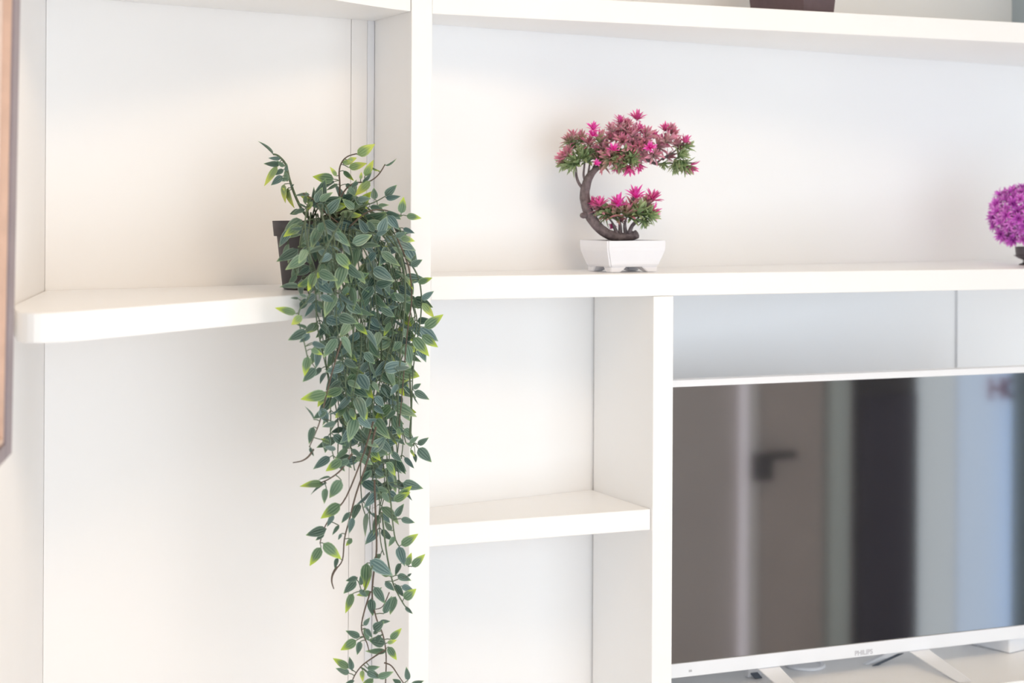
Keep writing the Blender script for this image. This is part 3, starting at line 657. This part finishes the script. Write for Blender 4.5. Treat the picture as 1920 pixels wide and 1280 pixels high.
for i, j in ((-1, -1), (1, -1), (1, 1), (-1, 1)):
    bm = bmesh.new(); k0, k1 = .79, .82
    a = ctr + ex*(wd_/2*k0*i) + ey*(dp_/2*k0*j)
    fw = wd_*.20; fd = dp_*.20
    lo = [a + U0*.0004 + ex*(-i*fw*.8*u) + ey*(-j*fd*.8*v) for u, v in ((0, 0), (1, 0), (1, 1), (0, 1))]
    hi = [a + U0*(hgt*.182) + ex*(i*wd_*.005) + ey*(j*dp_*.005) + ex*(-i*fw*1.35*u) + ey*(-j*fd*1.35*v) for u, v in ((0, 0), (1, 0), (1, 1), (0, 1))]
    L1 = [bm.verts.new(p) for p in lo]; H1 = [bm.verts.new(p) for p in hi]
    bm.faces.new(L1); bm.faces.new(H1)
    for k in range(4): bm.faces.new((L1[k], L1[(k+1) % 4], H1[(k+1) % 4], H1[k]))
    bmesh.ops.recalc_face_normals(bm, faces=bm.faces[:]); bmesh.ops.bevel(bm, geom=bm.edges[:], offset=.001, segments=2, affect='EDGES')
    link('foot', bm_me('foot', bm), CERAMIC, bpot)
bm = bmesh.new(); s_ = [bm.verts.new(ctr + ex*(wd_/2*.888*i) + ey*(dp_/2*.888*j) + U0*(hgt*.93)) for i, j in ((-1, -1), (1, -1), (1, 1), (-1, 1))]
s2_ = [bm.verts.new(ctr + ex*(wd_/2*.884*i) + ey*(dp_/2*.884*j) + U0*(hgt*.905)) for i, j in ((-1, -1), (1, -1), (1, 1), (-1, 1))]
bm.faces.new(s_); bm.faces.new(s2_[::-1])
for k in range(4): bm.faces.new((s2_[k], s2_[(k+1) % 4], s_[(k+1) % 4], s_[k]))
link('soil', bm_me('soil', bm), SOIL, bons)
# trunk
BARK = mat('bark', (.17, .135, .14), .75, .3, .35, 160, .8)
tp = [(672, 946, 30), (640, 958, 31), (560, 966, 30), (490, 952, 34), (428, 914, 35), (372, 852, 35), (334, 780, 35), (316, 700, 35), (322, 625, 33), (345, 560, 28), (385, 508, 21), (440, 472, 15), (540, 440, 12), (640, 424, 11), (740, 440, 10), (800, 464, 10), (850, 470, 6)]
sp = smooth_path([(a, b, r) for a, b, r in tp], 4); bm = bmesh.new(); jr = random.Random(5)
k_ = ZB/F/3.656
tube_bm(bm, [q4(p[0], p[1], .002*math.sin(i*.3)) for i, p in enumerate(sp)], [p[2]*k_ for p in sp], 12, True, lambda: jr.uniform(-.06, .06))
trunk = link('trunk', bm_me('trunk', bm, True), BARK, bons)
bm = bmesh.new()
kn = q4(308, 818, -.004)
bmesh.ops.create_icosphere(bm, subdivisions=2, radius=27*k_, matrix=Matrix.Translation(kn) @ Matrix.Diagonal((1, 1, .8, 1)))
link('knot', bm_me('knot', bm, True), BARK, trunk)
twl = [[(296, 625, 11), (272, 590, 10), (258, 545, 9), (256, 500, 7), (246, 450, 6)], [(322, 590, 10), (308, 545, 8), (312, 490, 7), (318, 430, 6)], [(335, 560, 9), (345, 500, 8), (352, 440, 6), (348, 380, 5)],
       [(360, 540, 9), (380, 480, 8), (420, 420, 7), (450, 350, 6), (470, 290, 5)], [(400, 500, 9), (460, 440, 8), (520, 380, 6), (560, 300, 6), (570, 210, 4)], [(540, 440, 9), (600, 380, 7), (650, 300, 6), (670, 180, 4)],
       [(640, 428, 8), (700, 380, 7), (740, 310, 6), (790, 260, 5)], [(720, 440, 8), (790, 410, 6), (840, 350, 5), (868, 250, 4)], [(800, 464, 7), (860, 420, 6), (930, 380, 5), (1000, 310, 4)], [(810, 466, 7), (880, 462, 6), (940, 462, 5), (1000, 480, 4)],
       [(850, 440, 5), (900, 400, 5), (960, 395, 4)], [(505, 460, 7), (520, 480, 5), (545, 500, 4)], [(590, 440, 7), (600, 470, 5), (620, 500, 4)], [(660, 432, 6), (680, 460, 5), (690, 480, 4)],
       [(540, 950, 16), (522, 905, 12), (500, 860, 7), (450, 800, 6), (420, 740, 5)], [(560, 945, 16), (558, 890, 12), (552, 840, 7), (545, 740, 5)], [(598, 945, 16), (590, 890, 12), (600, 840, 7), (650, 690, 5)], [(618, 945, 17), (640, 890, 13), (670, 850, 8), (720, 790, 6), (775, 710, 5)],
       [(636, 900, 8), (690, 850, 6), (730, 840, 5), (780, 800, 4)], [(560, 880, 6), (520, 840, 5), (460, 830, 4)]]
for t in twl:
    s0_ = smooth_path(t, 3); dzk = jr.uniform(-.012, .006); bm = bmesh.new(); n = len(s0_)
    tube_bm(bm, [q4(p[0], p[1], dzk*i/n) for i, p in enumerate(s0_)], [p[2]*k_ for p in s0_], 6)
    link('twig', bm_me('twig', bm, True), BARK, bons)
ROS = [(160, 425, 'M', 56, -.9, -.1), (172, 460, 'G', 66, -.8, .3), (210, 300, 'K', 60, -.4, -.9), (236, 262, 'M', 52, 0, -1), (375, 215, 'H', 52, 0, -1), (372, 262, 'H', 42, .2, -.7), (185, 400, 'M', 62, -.6, -.5), (205, 375, 'M', 50, -.7, -.5), (560, 165, 'P', 56, -.1, -1), (676, 145, 'P', 62, .1, -1), (570, 215, 'D', 70, 0, -1), (610, 190, 'M', 60, .2, -1), (640, 255, 'D', 80, 0, -.5), (590, 250, 'D', 75, -.3, -.5),
       (490, 280, 'M', 66, -.2, -1), (505, 225, 'D', 60, -.5, -1), (350, 320, 'M', 70, 0, -.8), (440, 340, 'D', 75, 0, -.5), (515, 360, 'H', 42, 0, -.3), (575, 305, 'M', 66, 0, -.2), (690, 225, 'P', 60, .3, -.7), (690, 340, 'M', 58, 0, -.2), (765, 350, 'H', 46, .1, -.2), (790, 270, 'P', 58, .1, -.8), (855, 300, 'P', 58, .3, -.4), (868, 220, 'P', 56, .1, -1),
       (925, 255, 'M', 60, .4, -.8), (905, 235, 'D', 60, .3, -.9), (1008, 300, 'P', 56, .4, -.9), (740, 260, 'D', 75, .2, -.5), (720, 310, 'D', 75, .2, 0), (700, 400, 'D', 70, .2, .2), (640, 370, 'K', 80, .1, 0), (600, 400, 'G', 90, .3, .1), (500, 420, 'K', 95, -.2, -.2), (540, 400, 'K', 90, .2, .3), (330, 420, 'G', 95, -.1, -1), (300, 400, 'G', 85, -.3, -.9), (240, 335, 'G', 75, -.1, -1), (395, 460, 'H', 34, .2, -.2), (390, 400, 'G', 90, .3, -.9), (420, 430, 'K', 85, .5, -.7), (255, 440, 'G', 85, -.5, -.6), (225, 470, 'G', 80, -.7, .2),
       (540, 490, 'P', 66, 0, 1), (622, 498, 'P', 62, 0, 1), (688, 480, 'P', 62, .1, .9), (575, 460, 'G', 80, .1, .6), (650, 440, 'G', 70, .6, .6), (980, 400, 'G', 70, .8, -.2), (955, 460, 'G', 88, .6, .6), (1000, 480, 'G', 86, .4, .9), (940, 480, 'G', 70, 0, 1), (1045, 490, 'P', 58, .5, .6), (895, 415, 'D', 56, .6, -.1), (1015, 345, 'G', 68, .9, -.3), (858, 470, 'G', 46, 0, .9), (945, 320, 'D', 65, .5, -.6), (830, 340, 'D', 75, .3, -.3), (800, 400, 'D', 60, .4, -.2), (760, 420, 'D', 56, -.2, .2), (640, 320, 'D', 80, 0, -.1), (460, 390, 'D', 80, -.2, -.4), (540, 270, 'D', 75, 0, -.6), (890, 300, 'D', 70, .5, -.4), (970, 350, 'K', 60, .6, -.5), (290, 290, 'K', 70, -.2, -1), (420, 290, 'K', 75, .2, -1),
       (420, 730, 'P', 70, -.1, -1), (378, 735, 'P', 55, -.5, -.8), (545, 725, 'H', 80, 0, -.9), (665, 670, 'H', 75, 0, -1), (783, 695, 'P', 70, .2, -.9), (795, 790, 'P', 60, .9, .1), (440, 800, 'G', 80, -.8, .1), (480, 790, 'G', 95, -.5, -.6), (520, 800, 'K', 90, -.2, -.9), (610, 790, 'K', 95, .1, -.9), (650, 740, 'D', 80, 0, -.9), (690, 780, 'G', 90, .3, -.8), (735, 800, 'G', 85, .6, -.4), (640, 810, 'G', 90, .2, -.8), (562, 850, 'M', 40, 0, -.4), (505, 885, 'P', 38, -.1, .8), (725, 860, 'G', 58, .2, .9), (775, 820, 'G', 70, .9, .2), (400, 770, 'D', 70, -.6, -.5), (740, 740, 'K', 75, .3, -.8)]
def place_ros(par, nm, me, p, size, ax, spin):
    o = bpy.data.objects.new(nm, me); C.objects.link(o); o.parent = par; o.matrix_parent_inverse = par.matrix_world.inverted()
    qt = ax.normalized().to_track_quat('Z', 'Y').to_matrix().to_4x4()
    o.matrix_basis = Matrix.Translation(p) @ qt @ Matrix.Rotation(spin, 4, 'Z') @ Matrix.Diagonal((size, size, size, 1)); return o
NAMES = {'P': 'flower', 'H': 'flower', 'M': 'flower', 'D': 'leaf_spray', 'G': 'leaf_spray', 'K': 'leaf_spray'}
for i, (cx, cy, nm, sz, dx, dy) in enumerate(ROS):
    ax = R0*dx - U0*dy - F0*rr.uniform(.15, .7)
    dz = rr.uniform(-.028, .012) - (.036 if nm == 'H' else 0)
    p = q4(cx, cy, dz); L_ = sz*k_*1.28
    place_ros(bons, NAMES[nm], RM[nm][i % 3], p - ax.normalized()*L_*.35, L_, ax, rr.uniform(0, 6))

# ------------------------------------------------------------------ purple plant at the right
PUR = [((.52, .08, .52), (.76, .14, .72), (.84, .42, .84)), ((.36, .05, .40), (.56, .07, .56), (.68, .20, .68))]
fl3 = [rings(rr, [(6, .25, .8, 0), (9, .7, 1.0, .1), (9, 1.15, 1.0, .2), (7, 1.6, .8, .2)]) for _ in range(3)]
PM = [rosette(fl3[i], PUR[i % 2], rr, .20) for i in range(3)]
zpur = 2.98
pf = ray_h(1938, 497, ztop_mid); zpur = (pf-CAM).dot(F0); kp = zpur/F
purp = root('flowering_plant', 'round magenta purple artificial flowering plant in a small dark footed pot', 'plant', pf)
GP = mat('dark footed pot', (.10, .088, .10), .4, .5, .1, 60)
bm = lathe_bm([(26*kp, 0), (27*kp, 1.5*kp), (20*kp, 4*kp), (19*kp, 9*kp), (29*kp, 13*kp), (33*kp, 16*kp), (36*kp, 17*kp), (36*kp, 18*kp), (32.5*kp, 18.5*kp), (34*kp, 34*kp), (32*kp, 34*kp), (31*kp, 30*kp), (2*kp, 30.5*kp)], 36, pf+Vector((0, 0, .0004)))
link('pot', bm_me('pot', bm), GP, purp)
cc = pf + U0*(90*kp) - R0*(6*kp); bm = bmesh.new()
tube_bm(bm, [pf+U0*(30*kp), pf+U0*(60*kp), cc], [4*kp, 3*kp, 2*kp], 8); link('trunk', bm_me('trunk', bm, True), BARK, purp)
NF = 170
for i in range(NF):
    zz = 1-2*(i+.5)/NF; ph = i*2.39996; r_ = math.sqrt(1-zz*zz)
    d = Vector((r_*math.cos(ph), r_*math.sin(ph), zz)); rad = (58+rr.uniform(-14, 6))*kp
    if zz < -.82: continue
    p = cc + Vector((d.x*rad*1.28, d.y*rad*.95, d.z*rad*1.0))
    if i % 2 == 0:
        bm = bmesh.new(); st = cc + (p-cc)*.25 - U0*(12*kp); tube_bm(bm, [st, (st+p)/2+U0*(3*kp), p], [1.2*kp, 1*kp, .8*kp], 5)
        link('twig', bm_me('twig', bm, True), mat('purple twig', (.16, .06, .15), .6), purp)
    place_ros(purp, 'flower', PM[i % 3], p, rr.uniform(12, 16.5)*kp, d + Vector((rr.uniform(-.3, .3), rr.uniform(-.3, .3), rr.uniform(-.1, .3))), rr.uniform(0, 6))

# ------------------------------------------------------------------ dark square pot on the top shelf
zt_ = 1.9872
xc = ray_y(1507, 17, .045); pcn = Vector((xc.x, .045, zt_)); zq = (pcn-CAM).dot(F0); kq = zq/F
fi = math.radians(40); ex2 = R0*math.cos(fi)+F0*math.sin(fi); ey2 = -R0*math.sin(fi)+F0*math.cos(fi)
w2, d2 = 67*kq/math.cos(fi), 86*kq/math.sin(fi)
c2_ = pcn + ex2*w2/2 + ey2*d2/2
upot = root('plant_pot', 'dark brown square pot standing on the top shelf', 'pot', c2_)
bm = bmesh.new(); rg = []
for z_, k in ((.0004, 1.0), (.004, 1.0), (.0045, .985), (.10, 1.16), (.10, 1.22), (.118, 1.24), (.118, 1.14), (.105, 1.10)):
    rg.append([bm.verts.new(c2_ + ex2*(w2/2*k*i) + ey2*(d2/2*k*j) + U0*z_) for i, j in ((-1, -1), (1, -1), (1, 1), (-1, 1))])
for a, b in zip(rg, rg[1:]):
    for k in range(4): bm.faces.new((a[k], a[(k+1) % 4], b[(k+1) % 4], b[k]))
bm.faces.new(rg[0][::-1]); bm.faces.new(rg[-1])
link('body', bm_me('body', bm), BROWNPOT, upot)
bm = bmesh.new(); bm.faces.new([bm.verts.new(c2_ + ex2*(w2/2*1.09*i) + ey2*(d2/2*1.09*j) + U0*.108) for i, j in ((-1, -1), (1, -1), (1, 1), (-1, 1))])
link('soil', bm_me('soil', bm), SOIL, upot)
